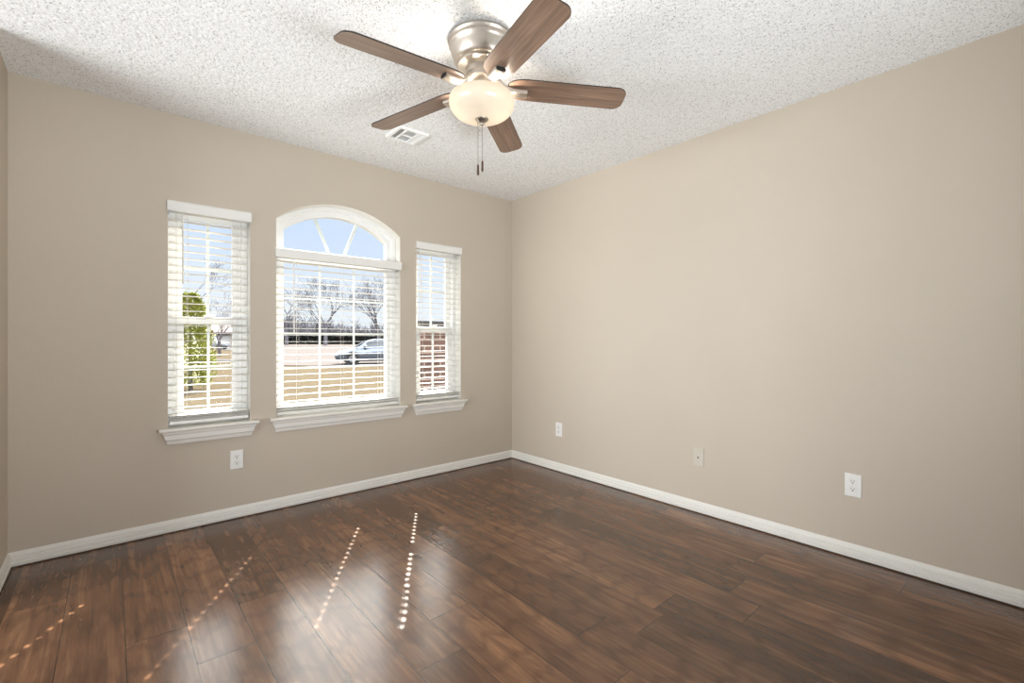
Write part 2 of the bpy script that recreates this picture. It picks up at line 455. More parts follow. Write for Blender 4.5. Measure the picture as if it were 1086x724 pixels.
def wall_with_holes(name, outer, holes, place, thick, mats, rev_mi=1, ext_mi=2):
    """outer, holes: outlines in wall coordinates; place(u, v, depth) gives the point; reveals take rev_mi, outside face ext_mi"""
    b = bmesh.new()
    loops = [outer] + holes
    V = []
    for lp in loops: V.append([b.verts.new(place(u, v, 0)) for u, v in lp])
    ed = []
    for vs in V:
        for i in range(len(vs)): ed.append(b.edges.new((vs[i], vs[(i + 1) % len(vs)])))
    bmesh.ops.triangle_fill(b, use_beauty=True, use_dissolve=False, edges=ed)
    front = list(b.faces)
    back = {}
    for vs, lp in zip(V, loops):
        for q, (u, v) in zip(vs, lp): back[q] = b.verts.new(place(u, v, thick))
    for f in front:
        nf = b.faces.new([back[q] for q in reversed(f.verts)]); nf.material_index = ext_mi
    for k, vs in enumerate(V):
        for i in range(len(vs)):
            a, c = vs[i], vs[(i + 1) % len(vs)]
            nf = b.faces.new([a, c, back[c], back[a]]); nf.material_index = rev_mi if k else ext_mi
    bmesh.ops.recalc_face_normals(b, faces=b.faces)
    me = bpy.data.meshes.new(name); b.to_mesh(me); b.free()
    for m in mats: me.materials.append(m)
    o = bpy.data.objects.new(name, me); COL.objects.link(o)
    o['kind'] = 'structure'; return o

wall_with_holes('wall_back', rect(XL - .1, 0.1, -.1, H + .1),
                [rect(*LW), arch(*MW), rect(*RW)], lambda u, v, d: (u, d, v), WT, [M['wall'], M['trim'], M['brick']])
FILL_OPENING = (-2.3, -.45)     # full-height opening, unseen, added to let the fill light through
MB().box(XL - .12, XL, FILL_OPENING[1], 0, -.1, H + .1).build('wall_left', M['wall'], kind='structure')
MB().box(XL - .12, XL, YF, FILL_OPENING[0], -.1, H + .1).build('wall_left_near', M['wall'], kind='structure')
MB().box(0, .12, YF, 0, -.1, H + .1).build('wall_right', M['wall'], kind='structure')
wall_with_holes('wall_front', [(XL - .12, -.1), (-3.1, -.1), (-3.1, H + .002), (-.3, H + .002), (-.3, -.1), (.12, -.1), (.12, H + .1), (XL - .12, H + .1)],
                [], lambda u, v, d: (u, YF - d, v), .12, [M['wall'], M['wall'], M['wall']])  # wide gap added so the hall fill lamp reaches the room
MB().box(-3.4, -.1, -6.2, YF - .12, -.1, 0).build('floor_hall', M['floor'], kind='structure')  # unseen hall, a shell added round its fill lamp
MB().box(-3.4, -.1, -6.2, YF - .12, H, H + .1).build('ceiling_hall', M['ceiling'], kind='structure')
MB().box(-3.4, -.1, -6.3, -6.2, -.1, H + .1).build('wall_hall_end', M['wall'], kind='structure')
MB().box(-3.5, -3.4, -6.2, YF - .12, -.1, H + .1).build('wall_hall_left', M['wall'], kind='structure')
MB().box(-.1, 0, -6.2, YF - .12, -.1, H + .1).build('wall_hall_right', M['wall'], kind='structure')
MB().box(XL - .12, 0.0, YF, 0.0, -.1, 0).build('floor', M['floor'], kind='structure')

# popcorn ceiling: a real granular surface
def popcorn():
    st = .0045
    nx, ny = int(3.27 / st), int(3.6 / st)
    rng = np.random.default_rng(5)
    def blur(a):
        a = (np.roll(a, 1, 0) + 2 * a + np.roll(a, -1, 0)) / 4
        return (np.roll(a, 1, 1) + 2 * a + np.roll(a, -1, 1)) / 4
    a = rng.random((ny, nx)); a = a * .55 + blur(a) * 1.2; a = (a - a.mean()) / a.std()
    h = np.clip(a, -2.4, .15)
    h = (h + 2.4) / 2.55
    z = H - .0030 * h
    xs = np.linspace(XL, 0, nx); ys = np.linspace(-3.6, 0, ny)
    X, Y = np.meshgrid(xs, ys)
    X = X + (rng.random(X.shape) - .5) * st * .5; Y = Y + (rng.random(Y.shape) - .5) * st * .5
    co = np.stack([X, Y, z], -1).reshape(-1, 3).astype(np.float32)
    i = np.arange((ny - 1) * (nx - 1)); rr, cc = i // (nx - 1), i % (nx - 1); p = rr * nx + cc
    q = np.stack([p, p + nx, p + nx + 1, p + 1], -1).astype(np.int32)
    me = bpy.data.meshes.new('ceiling'); me.vertices.add(len(co)); me.vertices.foreach_set('co', co.ravel())
    me.loops.add(q.size); me.loops.foreach_set('vertex_index', q.ravel())
    me.polygons.add(len(q)); me.polygons.foreach_set('loop_start', np.arange(0, q.size, 4, dtype=np.int32))
    me.update(calc_edges=True); me.validate()
    me.polygons.foreach_set('use_smooth', np.ones(len(q), dtype=bool))
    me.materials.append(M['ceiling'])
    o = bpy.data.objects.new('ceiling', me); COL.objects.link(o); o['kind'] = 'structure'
popcorn()
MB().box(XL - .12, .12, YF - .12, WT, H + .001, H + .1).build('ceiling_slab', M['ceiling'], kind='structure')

# unseen adjoining room, added as a shell round the fill lamp
AX = -6.8
MB().box(AX, XL - .12, -4.2, .2, -.1, 0).build('floor_adjoining', M['floor'], kind='structure')
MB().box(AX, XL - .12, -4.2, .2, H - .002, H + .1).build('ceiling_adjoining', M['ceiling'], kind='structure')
MB().box(AX - .1, AX, -4.2, .2, -.1, H + .1).build('wall_far', M['wall'], kind='structure')
MB().box(AX, XL - .12, .2, .3, -.1, H + .1).build('wall_adjoining_north', M['wall'], kind='structure')
MB().box(AX, XL - .12, -4.3, -4.2, -.1, H + .1).build('wall_adjoining_south', M['wall'], kind='structure')

# baseboards: grooved profile (depth, height)
BP = [(0, .006), (.0145, .006), (.016, .010), (.016, .023), (.0115, .0255), (.0115, .028), (.0135, .030), (.013, .044), (.0085, .0465), (.0085, .049), (.0105, .051), (.009, .060), (.005, .068), (.0025, .073), (0, .073)]
def baseboard(name, p0, p1, nrm, cut0=0, cut1=0):
    p0, p1, nrm = Vector(p0), Vector(p1), Vector(nrm); d = (p1 - p0).normalized()
    mb = MB()
    mb.loft([[p0 + nrm * a + d * (a * cut0) + Vector((0, 0, z)) for a, z in BP], [p1 + nrm * a - d * (a * cut1) + Vector((0, 0, z)) for a, z in BP]])
    return mb.build(name, M['trim'], kind='structure')
baseboard('baseboard_back', (XL, 0, 0), (0, 0, 0), (0, -1, 0), 1, 1)
baseboard('baseboard_right', (0, 0, 0), (0, YF, 0), (-1, 0, 0), 1, 1)
baseboard('baseboard_left', (XL, FILL_OPENING[1], 0), (XL, 0, 0), (1, 0, 0), 0, 1)
baseboard('baseboard_front', (0, YF, 0), (XL, YF, 0), (0, 1, 0), 1, 0)

# window stools and aprons
def stool(n, x0, x1, zt=.607):
    mb = MB()
    o = .043
    prof = [(.07, zt), (-.040, zt), (-.047, zt - .004), (-.050, zt - .011), (-.047, zt - .018), (-.040, zt - .022), (.07, zt - .022)]
    # horned stool: full width in front of the wall, opening width inside it
    fr = [(max(-.05, y), z) for y, z in prof]
    mb.loft([[(x, min(y, 0), z) for y, z in prof] for x in (x0 - o, x1 + o)])
    mb.box(x0 + .0005, x1 - .0005, 0, .075, zt - .022, zt)
    st = mb.build('trim_%d' % n, M['trim'], kind='structure')
    ap = MB()
    P = [(-.036, zt - .022, .030), (-.034, zt - .034, .026), (-.028, zt - .040, .022), (-.026, zt - .066, .013), (-.019, zt - .074, .009), (-.014, zt - .094, .004)]
    rings = []
    for y, z, e in P: rings.append([(x0 - e, y, z), (x1 + e, y, z), (x1 + e, 0, z), (x0 - e, 0, z)])
    ap.loft(rings); ap.build('apron', M['trim'], st)
stool(1, LW[0], LW[1]); stool(2, MW[0], MW[1]); stool(3, RW[0], RW[1])

# windows -------------------------------------------------------------
def sash(parent, name, x0, x1, z0, z1, y0, y1, st, nx, nz, rails=(None, None)):
    rb, rt = rails; rb = rb or st; rt = rt or st
    mb = MB()
    ix0, ix1, iz0, iz1 = x0 + st, x1 - st, z0 + rb, z1 - rt
    mb.ring(rect(x0, x1, z0, z1), rect(ix0, ix1, iz0, iz1), y0, y1)
    o = mb.build(name, M['vinyl'], parent, bevel=.003)
    ym = (y0 + y1) / 2
    MB().box(ix0 - .004, ix1 + .004, ym - .002, ym + .002, iz0 - .004, iz1 + .004).build('pane', M['glass'], o)
    g = MB(); b = .0075
    for i in range(1, nx):
        x = ix0 + (ix1 - ix0) * i / nx; g.box(x - b, x + b, ym + .003, ym + .011, iz0, iz1)
    for i in range(1, nz):
        z = iz0 + (iz1 - iz0) * i / nz; g.box(ix0, ix1, ym + .0035, ym + .0105, z - b, z + b)
    g.build('muntin', M['vinyl'], o)
    return o
def double_hung(n, W, zm):
    x0, x1, z0, z1 = W
    e = empty('window_%d' % n, ((x0 + x1) / 2, .1, z0), kind='structure')
    inv = Matrix.Translation(-Vector(e.location))
    kids = []
    fr = MB(); f = .032
    fr.ring(rect(x0 + .0005, x1 - .0005, z0 + .0005, z1 - .0005), rect(x0 + f, x1 - f, z0 + f, z1 - f), .078, .150)
    kids.append(fr.build('window_frame', M['vinyl'], bevel=.003))
    kids.append(sash(None, 'upper_sash', x0 + f, x1 - f, zm - .02, z1 - f, .115, .142, .048, 2, 2, (.045, .04)))
    lo = sash(None, 'lower_sash', x0 + f, x1 - f, z0 + f, zm + .025, .083, .112, .052, 2, 2, (.055, .045)); kids.append(lo)
    xc = (x0 + x1) / 2
    lk = MB().box(xc - .028, xc + .028, .080, .100, zm + .026, zm + .036).box(xc - .006, xc + .03, .074, .09, zm + .036, zm + .043).build('sash_lock', M['vinyl'], lo, bevel=.002)
    for k in kids:
        k.parent = e; k.matrix_parent_inverse = inv
    return e
double_hung(1, LW, 1.235); double_hung(3, RW, 1.205)

def arched_window():
    x0, x1, z0, sp, ap = MW
    e = empty('window_2', ((x0 + x1) / 2, .1, z0), kind='structure')
    f = .05
    A = lambda k: arch(x0 + k, x1 - k, z0 + k, sp - k * .72, ap - k, 24)
    kids = []
    fr = MB(); fr.ring(A(.0006), A(.034), .078, .150); fr.ring(A(.033), A(.07), .092, .146)
    fr.box(x0 + .06, x1 - .06, .0915, .1465, 1.655, 1.715)
    fo = fr.build('window_frame', M['vinyl'], bevel=.003); kids.append(fo)
    gi = .066
    lo = MB().box(x0 + gi, x1 - gi, .116, .120, z0 + gi, 1.66).build('pane', M['glass'], label='rectangular pane below the transom'); kids.append(lo)
    g = MB(); b = .006; xa, xb, za, zb = x0 + .07, x1 - .07, z0 + .07, 1.655
    for i in (1, 2):
        x = xa + (xb - xa) * i / 3; g.box(x - b, x + b, .122, .130, za, zb)
    for i in (1, 2, 3):
        z = za + (zb - za) * i / 4; g.box(xa, xb, .1225, .1295, z - b, z + b)
    kids.append(g.build('muntin', M['vinyl'], label='grid of bars on the rectangular pane'))
    up = MB(); pts = arch(x0 + gi, x1 - gi, 1.71, sp - gi * .72, ap - gi, 24)
    up.prism([(x, .116, z) for x, z in pts], (0, .004, 0)); kids.append(up.build('pane', M['glass'], label='arched pane above the transom'))
    sb = MB()
    for (xt, zt, xb_, zb_) in ((-1.785, 2.022, -1.655, 1.71), (-1.452, 2.022, -1.578, 1.71)):
        d = Vector((xt - xb_, 0, zt - zb_)).normalized(); nrm = Vector((-d.z, 0, d.x)) * .011
        p, q = Vector((xb_, .1225, zb_)), Vector((xt, .1225, zt))
        sb.prism([p - nrm, p + nrm, q + nrm, q - nrm], (0, .0075, 0))
    kids.append(sb.build('muntin', M['vinyl'], label='two slanting bars on the arched pane'))
    inv = Matrix.Translation(-Vector(e.location))
    for k in kids: k.parent = e; k.matrix_parent_inverse = inv
arched_window()

# venetian blinds -----------------------------------------------------
SLAT_W, SLAT_T = .050, .003
def slat_geo(mb, x0, x1, z, yc, holes):
    """one slat; the cord holes are real openings"""
    hy, hx = .0125, .0080
    y0, y1 = yc - SLAT_W / 2, yc + SLAT_W / 2
    cuts = [x0]
    for h in holes: cuts += [h - hx, h + hx]
    cuts.append(x1)
    for k in range(len(cuts) - 1):
        a, b = cuts[k], cuts[k + 1]
        if k % 2 == 0: mb.box(a, b, y0, y1, z - SLAT_T / 2, z + SLAT_T / 2)
        else:
            mb.box(a, b, y0, yc - hy, z - SLAT_T / 2, z + SLAT_T / 2); mb.box(a, b, yc + hy, y1, z - SLAT_T / 2, z + SLAT_T / 2)
def blind(x0, x1, zv0, zv1, zlow, pitch, holes, ladders, wand_x, wand_len, label, tilt_rail=0.0, over=.006, nstack=4):
    e = empty('venetian_blind', ((x0 + x1) / 2, .036, .607), label=label, cat='window blind', group='white venetian blinds in the three windows')
    inv = Matrix.Translation(-Vector(e.location)); K = []
    yc = .036
    a, b = x0 + .006, x1 - .006
    v = MB()
    prof = [(.0, zv0), (-.010, zv0), (-.013, zv0 + .004), (-.014, zv1 - .012), (-.011, zv1 - .004), (-.006, zv1), (.0, zv1)]
    v.loft([[(x, y - .003, z) for y, z in prof] for x in (x0 - over, x1 + over)])
    K.append(v.build('valance', M['slat'], bevel=0))
    hr = MB().box(a, b, .006, .062, zv0 + .004, zv1 - .006); K.append(hr.build('headrail', M['slat'], bevel=.002))
    for bx in (x0 + .001, x1 - .006): K.append(MB().box(bx, bx + .005, .004, .066, zv0 - .010, zv1 - .002).build('mounting_bracket', M['screw']))
    s = MB(); z = zlow; zs = []
    while z < zv0 - .012:
        zs.append(z); z += pitch
    for z in zs: slat_geo(s, a + .002, b - .002, z, yc, holes)
    K.append(s.build('slats', M['slat']))
    st = MB(); rng = random.Random(int(abs(x0) * 100))
    zr = .640
    for i in range(nstack):
        q = MB; zz = zr + .008 + i * .0085
        m = Matrix.Translation((0, yc, zz)) @ Matrix.Rotation(rng.uniform(-.12, .16) + (.1 if i == nstack - 1 else 0), 4, 'X')
        st.box(a + .002 + rng.uniform(0, .003), b - .002 - rng.uniform(0, .003), -SLAT_W / 2, SLAT_W / 2, -SLAT_T / 2, SLAT_T / 2, m)
    K.append(st.build('stacked_slats', M['slat']))
    m = Matrix.Translation((0, yc, zr - .008)) @ Matrix.Rotation(tilt_rail, 4, 'X')
    rl = MB().box(a + .002, b - .002, -.026, .026, -.009, .009, m); K.append(rl.build('bottom_rail', M['slat'], bevel=.003))
    ld = MB()
    for lx in ladders:
        for dy in (-SLAT_W / 2 - .0012, SLAT_W / 2 + .0012):
            ld.tube([(lx, yc + dy, zr), (lx, yc + dy, zv0 + .005)], .0008, 5)
        for z in zs: ld.tube([(lx, yc - SLAT_W / 2 - .001, z - .0025), (lx, yc + SLAT_W / 2 + .001, z - .0025)], .0006, 4)
        # spare loops of cord hanging over the stack
        n0 = Vector((lx, yc - SLAT_W / 2 - .003, zr + .045))
        for sgn in (-1, 1):
            ld.tube([n0, n0 + Vector((sgn * .012, -.002, -.014)), n0 + Vector((sgn * .014, -.002, -.030)), n0 + Vector((sgn * .002, 0, -.040))], .0009, 5)
    K.append(ld.build('ladder_cord', M['cord']))
    wd = MB(); wd.tube([(wand_x, .0, zv0 + .01), (wand_x, -.001, zv0 - .02), (wand_x + .001, -.002, zv0 - wand_len)], [.002, .0042, .0048], 8)
    wo = wd.build('tilt_wand', M['slat'], smooth=True); K.append(wo)
    for k in K: k.parent = e; k.matrix_parent_inverse = inv
    return e
blind(LW[0], LW[1], 1.868, 1.932, .716, .0443, (-2.540, -2.310), (-2.594, -2.540, -2.310, -2.278), -2.566, .42,
      'narrow white venetian blind in the left window, nearest the left wall', over=.004)
blind(MW[0], MW[1], 1.668, 1.730, .700, .0452, (-1.915, -1.345), (-1.915, -1.610, -1.320), -1.95, .50,
      'wide white venetian blind in the arched middle window', tilt_rail=.25, over=.006, nstack=3)
blind(RW[0], RW[1], 1.858, 1.918, .716, .0443, (-.958, -.655), (-.958, -.655), -.985, .42,
      'narrow white venetian blind in the right window, nearest the room corner', tilt_rail=-.05, over=.004)

# ------------------------------------------------------------------ ceiling fan
FC = CAM + VD * 2.05 + RD * (-.065 * 2.05); FX, FY = FC.x, FC.y
def fan():
    e = empty('ceiling_fan', (FX, FY, H), label='flush-mount ceiling fan with five walnut blades and a lit frosted glass bowl', cat='ceiling fan')
    z = lambda a: a - H
    # motor housing hugging the ceiling
    hp = [(.0, z(2.4385)), (.141, z(2.4385)), (.1465, z(2.434)), (.1475, z(2.425)), (.1435, z(2.419)), (.1405, z(2.416)), (.143, z(2.411)), (.142, z(2.401)),
          (.1385, z(2.396)), (.136, z(2.393)), (.134, z(2.378)), (.129, z(2.358)), (.1225, z(2.343)), (.115, z(2.334)), (.1085, z(2.330)), (.0, z(2.330))]
    MB().lathe(hp, n=72).build('motor_housing', M['nickel'], e, smooth=True)
    rp = [(.0, z(2.3305)), (.105, z(2.3305)), (.108, z(2.326)), (.104, z(2.321)), (.074, z(2.316)), (.067, z(2.309)), (.067, z(2.294)), (.071, z(2.291)),
          (.071, z(2.283)), (.067, z(2.279)), (.067, z(2.264)), (.061, z(2.258)), (.0, z(2.258))]
    MB().lathe(rp, n=64).build('rotor_hub', M['nickel'], e, smooth=True)
    fp = [(.0, z(2.259)), (.044, z(2.259)), (.044, z(2.222)), (.051, z(2.218)), (.053, z(2.208)), (.050, z(2.200)), (.046, z(2.196)), (.0, z(2.196))]
    MB().lathe(fp, n=48).build('light_fitter', M['nickel'], e, smooth=True)
    # bowl: outer and inner skin
    o_, i_ = [], []
    for k in range(15):
        a = PI / 2 * k / 14; o_.append((.144 * math.cos(a) ** .72 if k < 14 else .006, z(2.164) - .071 * math.sin(a)))
    prof = [(.131, z(2.188)), (.138, z(2.190)), (.1425, z(2.181))] + o_ + [(.004, z(2.0965))]
    for k in range(14, -1, -1):
        a = PI / 2 * k / 14; i_.append((.139 * math.cos(a) ** .72 if k < 14 else .004, z(2.164) - .0675 * math.sin(a)))
    prof += i_ + [(.137, z(2.181)), (.131, z(2.188))]
    MB().lathe(prof, n=72).build('light_bowl', M['bowl'], e, smooth=True, label='lit frosted white glass bowl')
    fin = [(r_, z(h_ + .009)) for r_, h_ in ((.0, 2.0900), (.027, 2.0900), (.0295, 2.086), (.027, 2.081), (.019, 2.0755), (.011, 2.072), (.009, 2.069), (.0105, 2.065), (.008, 2.060), (.0, 2.058))]
    fo = MB().lathe(fin, n=32).build('finial', M['finial'], e, smooth=True)
    MB().tube([(0, 0, z(2.196)), (0, 0, z(2.0976))], .004, 8).build('center_rod', M['nickel'], e)
    # two bulbs in the bowl, with their light
    for s_ in (-1, 1):
        d = RD * (s_ * .072)
        bp = [(.0, -.024), (.012, -.021), (.0195, -.010), (.0205, 0), (.017, .012), (.011, .022), (.010, .034), (.0, .034)]
        MB().lathe([(a, b_) for a, b_ in bp], c=(d.x, d.y, z(2.158)), n=20).build('bulb', M['bulb'], e, smooth=True)
        l = bpy.data.lights.new('bulb_light', 'POINT'); l.energy = BULB_POWER; l.color = (1.0, .91, .79); l.shadow_soft_size = .022
        lo = bpy.data.objects.new('bulb_light', l); COL.objects.link(lo); lo.parent = e; lo.location = (d.x, d.y, z(2.1585))
        l.use_shadow = True
    # blades
    Rt, R0, zb = .636, .112, z(2.238)
    for k in range(5):
        az = math.radians(37.0 + 72 * k + (0, 0, 0, 2.4, -.6)[k])
        rot = Matrix.Rotation(az, 4, 'Z') @ Matrix.Translation((0, 0, zb)) @ Matrix.Rotation(math.radians((2.6, 3.4, 4.7, 3.7, 2.6)[k]), 4, 'Y') @ Matrix.Rotation(math.radians(-11), 4, 'X')
        pts = []
        def corner(cx, cy, r_, a0, a1, n=8):
            for i in range(n + 1):
                a = a0 + (a1 - a0) * i / n; pts.append((cx + r_ * math.cos(a), cy + r_ * math.sin(a)))
        w0, w1 = .064, .066
        corner(Rt - .035, w1 - .035, .035, 0, PI / 2) ; pts[0] = (Rt, w1 - .036)
        for i in range(25):
            a = PI / 2 + PI * i / 24; pts.append((R0 + .10 + .10 * math.copysign(abs(math.cos(a)) ** .8, math.cos(a)), w0 * math.copysign(abs(math.sin(a)) ** .8, math.sin(a))))
        corner(Rt - .035, -w1 + .035, .035, -PI / 2, 0)
        # slightly bowed tip
        pts2 = [(x + (.010 * (1 - (y / w1) ** 2) if x > Rt - .04 else 0), y) for x, y in pts]
        mb = MB(); th = .0055
        lowv = [mb.b.verts.new((x, y, 0)) for x, y in pts2]; upv = [mb.b.verts.new((x, y, th)) for x, y in pts2]
        f = mb.b.faces.new(lowv[::-1]); f.material_index = 0
        f = mb.b.faces.new(upv); f.material_index = 0
        for i in range(len(pts2)):
            f = mb.b.faces.new([lowv[i], lowv[(i + 1) % len(pts2)], upv[(i + 1) % len(pts2)], upv[i]]); f.material_index = 1
        bo = mb.build('blade', [M['blade'], M['edge']], e); bo.matrix_local = rot
        # blade iron: arm from the hub, hollow end under the blade
        ir = MB()
        ax = Matrix.Rotation(az, 4, 'Z')
        def sec(x, w_, z0_, z1_, n=12):
            r_ = []
            for i in range(n):
                a = 2 * PI * i / n; ca, sa = math.cos(a), math.sin(a)
                r_.append(Vector((x, math.copysign(abs(ca) ** .6, ca) * w_, (z0_ + z1_) / 2 + math.copysign(abs(sa) ** .6, sa) * (z1_ - z0_) / 2)))
            return r_
        rings = [sec(.055, .015, z(2.266), z(2.284)), sec(.080, .017, z(2.246), z(2.272)), sec(.108, .021, z(2.214), z(2.242)), sec(.140, .024, z(2.204), z(2.229)), sec(.200, .0245, z(2.201), z(2.225))]
        ir.loft([[ax @ p for p in r_] for r_ in rings])
        io = ir.build('blade_iron', M['nickel'], e, smooth=True)
        tipm = MB(); tipm.loft([[ax @ p for p in sec(.2002, .021, z(2.2035), z(2.2225))], [ax @ p for p in sec(.2010, .021, z(2.2035), z(2.2225))]])
        tipm.build('arm_socket', M['slot'], io, label='dark hollow end of the blade iron')
    # pull chains
    for (px, zb_, zbead) in ((507.2, 1.842, 1.915), (511.8, 1.858, 1.935)):
        off = RD * ((px - 511) / F_PX * 2.05) - VD * .016
        x, y = off.x, off.y
        ch = MB(); zt = 2.0905; zz = zt
        while zz > zb_ + .048:
            ch.lathe([(.0001, z(zz)), (.0013, z(zz - .0015)), (.0001, z(zz - .003))], c=(x, y, 0), n=6); zz -= .0031
        ch.tube([(x, y, z(zt)), (x, y, z(zb_ + .045))], .0010, 5)
        co = ch.build('pull_chain', M['chain'], e)
        MB().lathe([(.0, z(zbead + .004)), (.0032, z(zbead + .002)), (.0034, z(zbead - .002)), (.0, z(zbead - .004))], c=(x, y, 0), n=12).build('chain_connector', M['nickel'], co, smooth=True)
        MB().lathe([(.0, z(zb_ + .047)), (.003, z(zb_ + .046)), (.0048, z(zb_ + .038)), (.0050, z(zb_ + .006)), (.0042, z(zb_)), (.0, z(zb_))], c=(x, y, 0), n=14).build('fob', M['fob'], co, smooth=True)
fan()

# ------------------------------------------------------------------ ceiling register
def register():
    x0, x1, y0, y1 = -1.548, -1.345, -.742, -.542
    cx, cy = (x0 + x1) / 2, (y0 + y1) / 2
    e = empty('air_register', (cx, cy, H), label='square white three-way air register on the ceiling beyond the fan', cat='air vent')
    hw, hd = (x1 - x0) / 2, (y1 - y0) / 2
    f = MB()
    def zr(a, b, c, d, z0, z1): f.box(a, b, c, d, z0, z1)
    m = .022
    zr(-hw, hw, -hd, -hd + m, -.017, -.002); zr(-hw, hw, hd - m, hd, -.017, -.002)
    zr(-hw, -hw + m, -hd + m, hd - m, -.017, -.002); zr(hw - m, hw, -hd + m, hd - m, -.017, -.002)
    b1, b2 = -hw + m + .040, hw - m - .040
    zr(b1 - .004, b1 + .004, -hd + m, hd - m, -.016, -.002); zr(b2 - .004, b2 + .004, -hd + m, hd - m, -.016, -.002)
    zr(b1 + .004, b2 - .004, -.004, .004, -.016, -.002)
    f.build('frame', M['register'], e, bevel=.002)
    MB().box(-hw + .01, hw - .01, -hd + .01, hd - .01, -.0035, -.0015).build('damper_plate', M['duct'], e)  # closes the opening; duct shade is put into its grey colour
    lv = MB()
    def vane(c, along, L, ang):
        # thin tilted blade
        ax = 'Y' if along == 'y' else 'X'
        mt = Matrix.Translation(c) @ Matrix.Rotation(ang, 4, ax)
        if along == 'y': lv.box(-.005, .005, -L / 2, L / 2, -.0006, .0006, mt)
        else: lv.box(-L / 2, L / 2, -.005, .005, -.0006, .0006, mt)
    L = 2 * (hd - m)
    for i in range(4):
        vane((-hw + m + .004 + .0095 * i, 0, -.010), 'y', L, -.7); vane((hw - m - .004 - .0095 * i, 0, -.010), 'y', L, .7)
    Lx = b2 - b1 - .008
    for i in range(7):
        yy = .010 + i * .0098
        vane((0, yy, -.010), 'x', Lx, .7); vane((0, -yy, -.010), 'x', Lx, .7)
    lv.build('louvers', M['register'], e)
    for s_ in (-1, 1): MB().lathe([(.0, -.0185), (.003, -.018), (.004, -.0168), (.0, -.0168)], c=(0, s_ * (hd - m / 2), 0), n=12).build('screw', M['screw'], e)
register()

# ------------------------------------------------------------------ wall plates
def plate_base(name, label, mat, w_=.072, h_=.117, cat='power outlet', group=None):
    e = empty(name, (0, 0, 0), label=label, cat=cat, group=group)
    p = MB(); t = .0062; b = .006
    rings = [[(-w_ / 2, 0, -h_ / 2), (w_ / 2, 0, -h_ / 2), (w_ / 2, 0, h_ / 2), (-w_ / 2, 0, h_ / 2)],
             [(-w_ / 2, -t * .55, -h_ / 2), (w_ / 2, -t * .55, -h_ / 2), (w_ / 2, -t * .55, h_ / 2), (-w_ / 2, -t * .55, h_ / 2)],
             [(-w_ / 2 + b * .5, -t, -h_ / 2 + b * .5), (w_ / 2 - b * .5, -t, -h_ / 2 + b * .5), (w_ / 2 - b * .5, -t, h_ / 2 - b * .5), (-w_ / 2 + b * .5, -t, h_ / 2 - b * .5)]]
    p.loft(rings); p.build('cover_plate', mat, e)
    return e
def duplex(label, group='white duplex outlets low on the walls'):
    e = plate_base('wall_outlet', label, M['plastic'], group=group)
    for s_ in (-1, 1):
        zc = s_ * .0197
        pts = []
        for i in range(28):
            a = 2 * PI * i / 28; pts.append((.0172 * math.cos(a), max(-.0125, min(.0125, .0172 * math.sin(a)))))
        r_ = MB(); r_.prism([(x, -.0060, zc + z_) for x, z_ in pts], (0, -.0022, 0)); ro = r_.build('receptacle', M['plastic'], e)
        k = MB(); k.box(-.0078, -.0052, -.00835, -.0078, zc - .0005, zc + .0085).box(.0052, .0078, -.00835, -.0078, zc + .0005, zc + .0080)
        k.prism([(.0032 * math.cos(2 * PI * i / 12), -.0078, zc - .0062 + .0034 * math.sin(2 * PI * i / 12)) for i in range(12)], (0, -.00055, 0))
        k.build('slots', M['slot'], ro)
        g = MB(); 
        g.prism([(.0182 * math.cos(2 * PI * i / 28), -.0059, zc + max(-.0135, min(.0135, .0182 * math.sin(2 * PI * i / 28)))) for i in range(28)], (0, -.0004, 0)); g.build('recess', M['screw'], ro)
    MB().prism([(.003 * math.cos(2 * PI * i / 14), -.006, .003 * math.sin(2 * PI * i / 14)) for i in range(14)], (0, -.0012, 0)).build('screw', M['screw'], e)
    return e
o1 = duplex('white duplex outlet on the window wall under the left window')
o1.location = (-2.288, 0, .367)
o2 = copy_tree(o1); o2['label'] = 'white duplex outlet on the right wall nearest the room corner'; o2.location = (0, -.613, .356); o2.rotation_euler = (0, 0, -PI / 2)
o3 = copy_tree(o1); o3['label'] = 'white duplex outlet on the right wall farthest from the room corner'; o3.location = (0, -2.682, .373); o3.rotation_euler = (0, 0, -PI / 2)
cx_ = plate_base('coax_plate', 'almond cable socket plate between the two white outlets on the right wall', M['beige'], cat='wall plate')
cx_.location = (0, -1.853, .357); cx_.rotation_euler = (0, 0, -PI / 2)
jk = MB().prism([(.0055 * math.cos(2 * PI * i / 6), -.006, .0055 * math.sin(2 * PI * i / 6)) for i in range(6)], (0, -.0035, 0)).build('jack', M['slot'], cx_)
for s_ in (-1, 1):
    MB().prism([(.003 * math.cos(2 * PI * i / 12), -.006, s_ * .041 + .003 * math.sin(2 * PI * i / 12)) for i in range(12)], (0, -.001, 0)).build('screw', M['beige'], cx_)

# ------------------------------------------------------------------ outdoors
GZ = -.30
def gp(px, py, z=GZ):
    t = (z - CAM.z) / ((CY - py) / F_PX)
    return CAM + (VD + RD * ((px - CX) / F_PX)) * t + Vector((0, 0, z - CAM.z))
def at(px, depth, z=GZ):
    p = CAM + (VD + RD * ((px - CX) / F_PX)) * depth; p.z = z; return p
g = MB(); g.face([(-120, WT, GZ), (260, WT, GZ), (260, 320, GZ), (-120, 320, GZ)]); g.build('lawn', M['lawn'], kind='structure')
def slab(name, pts, mat, h=.03):
    mb = MB(); mb.prism([(p.x, p.y, GZ + .001) for p in pts], (0, 0, h)); return mb.build(name, mat, kind='structure')
slab('street', [at(275, 132), at(270, 60), at(290, 25.5), at(330, 24.8), at(430, 26.0), at(560, 30), at(560, 128), at(430, 128)], M['concrete'])
slab('sidewalk', [at(120, 37), at(285, 31.5), at(285, 29.2), at(120, 34)], M['walk'], .05)
slab('driveway', [at(226, 95), at(262, 95), at(266, 62), at(238, 60)], M['walk'], .04)
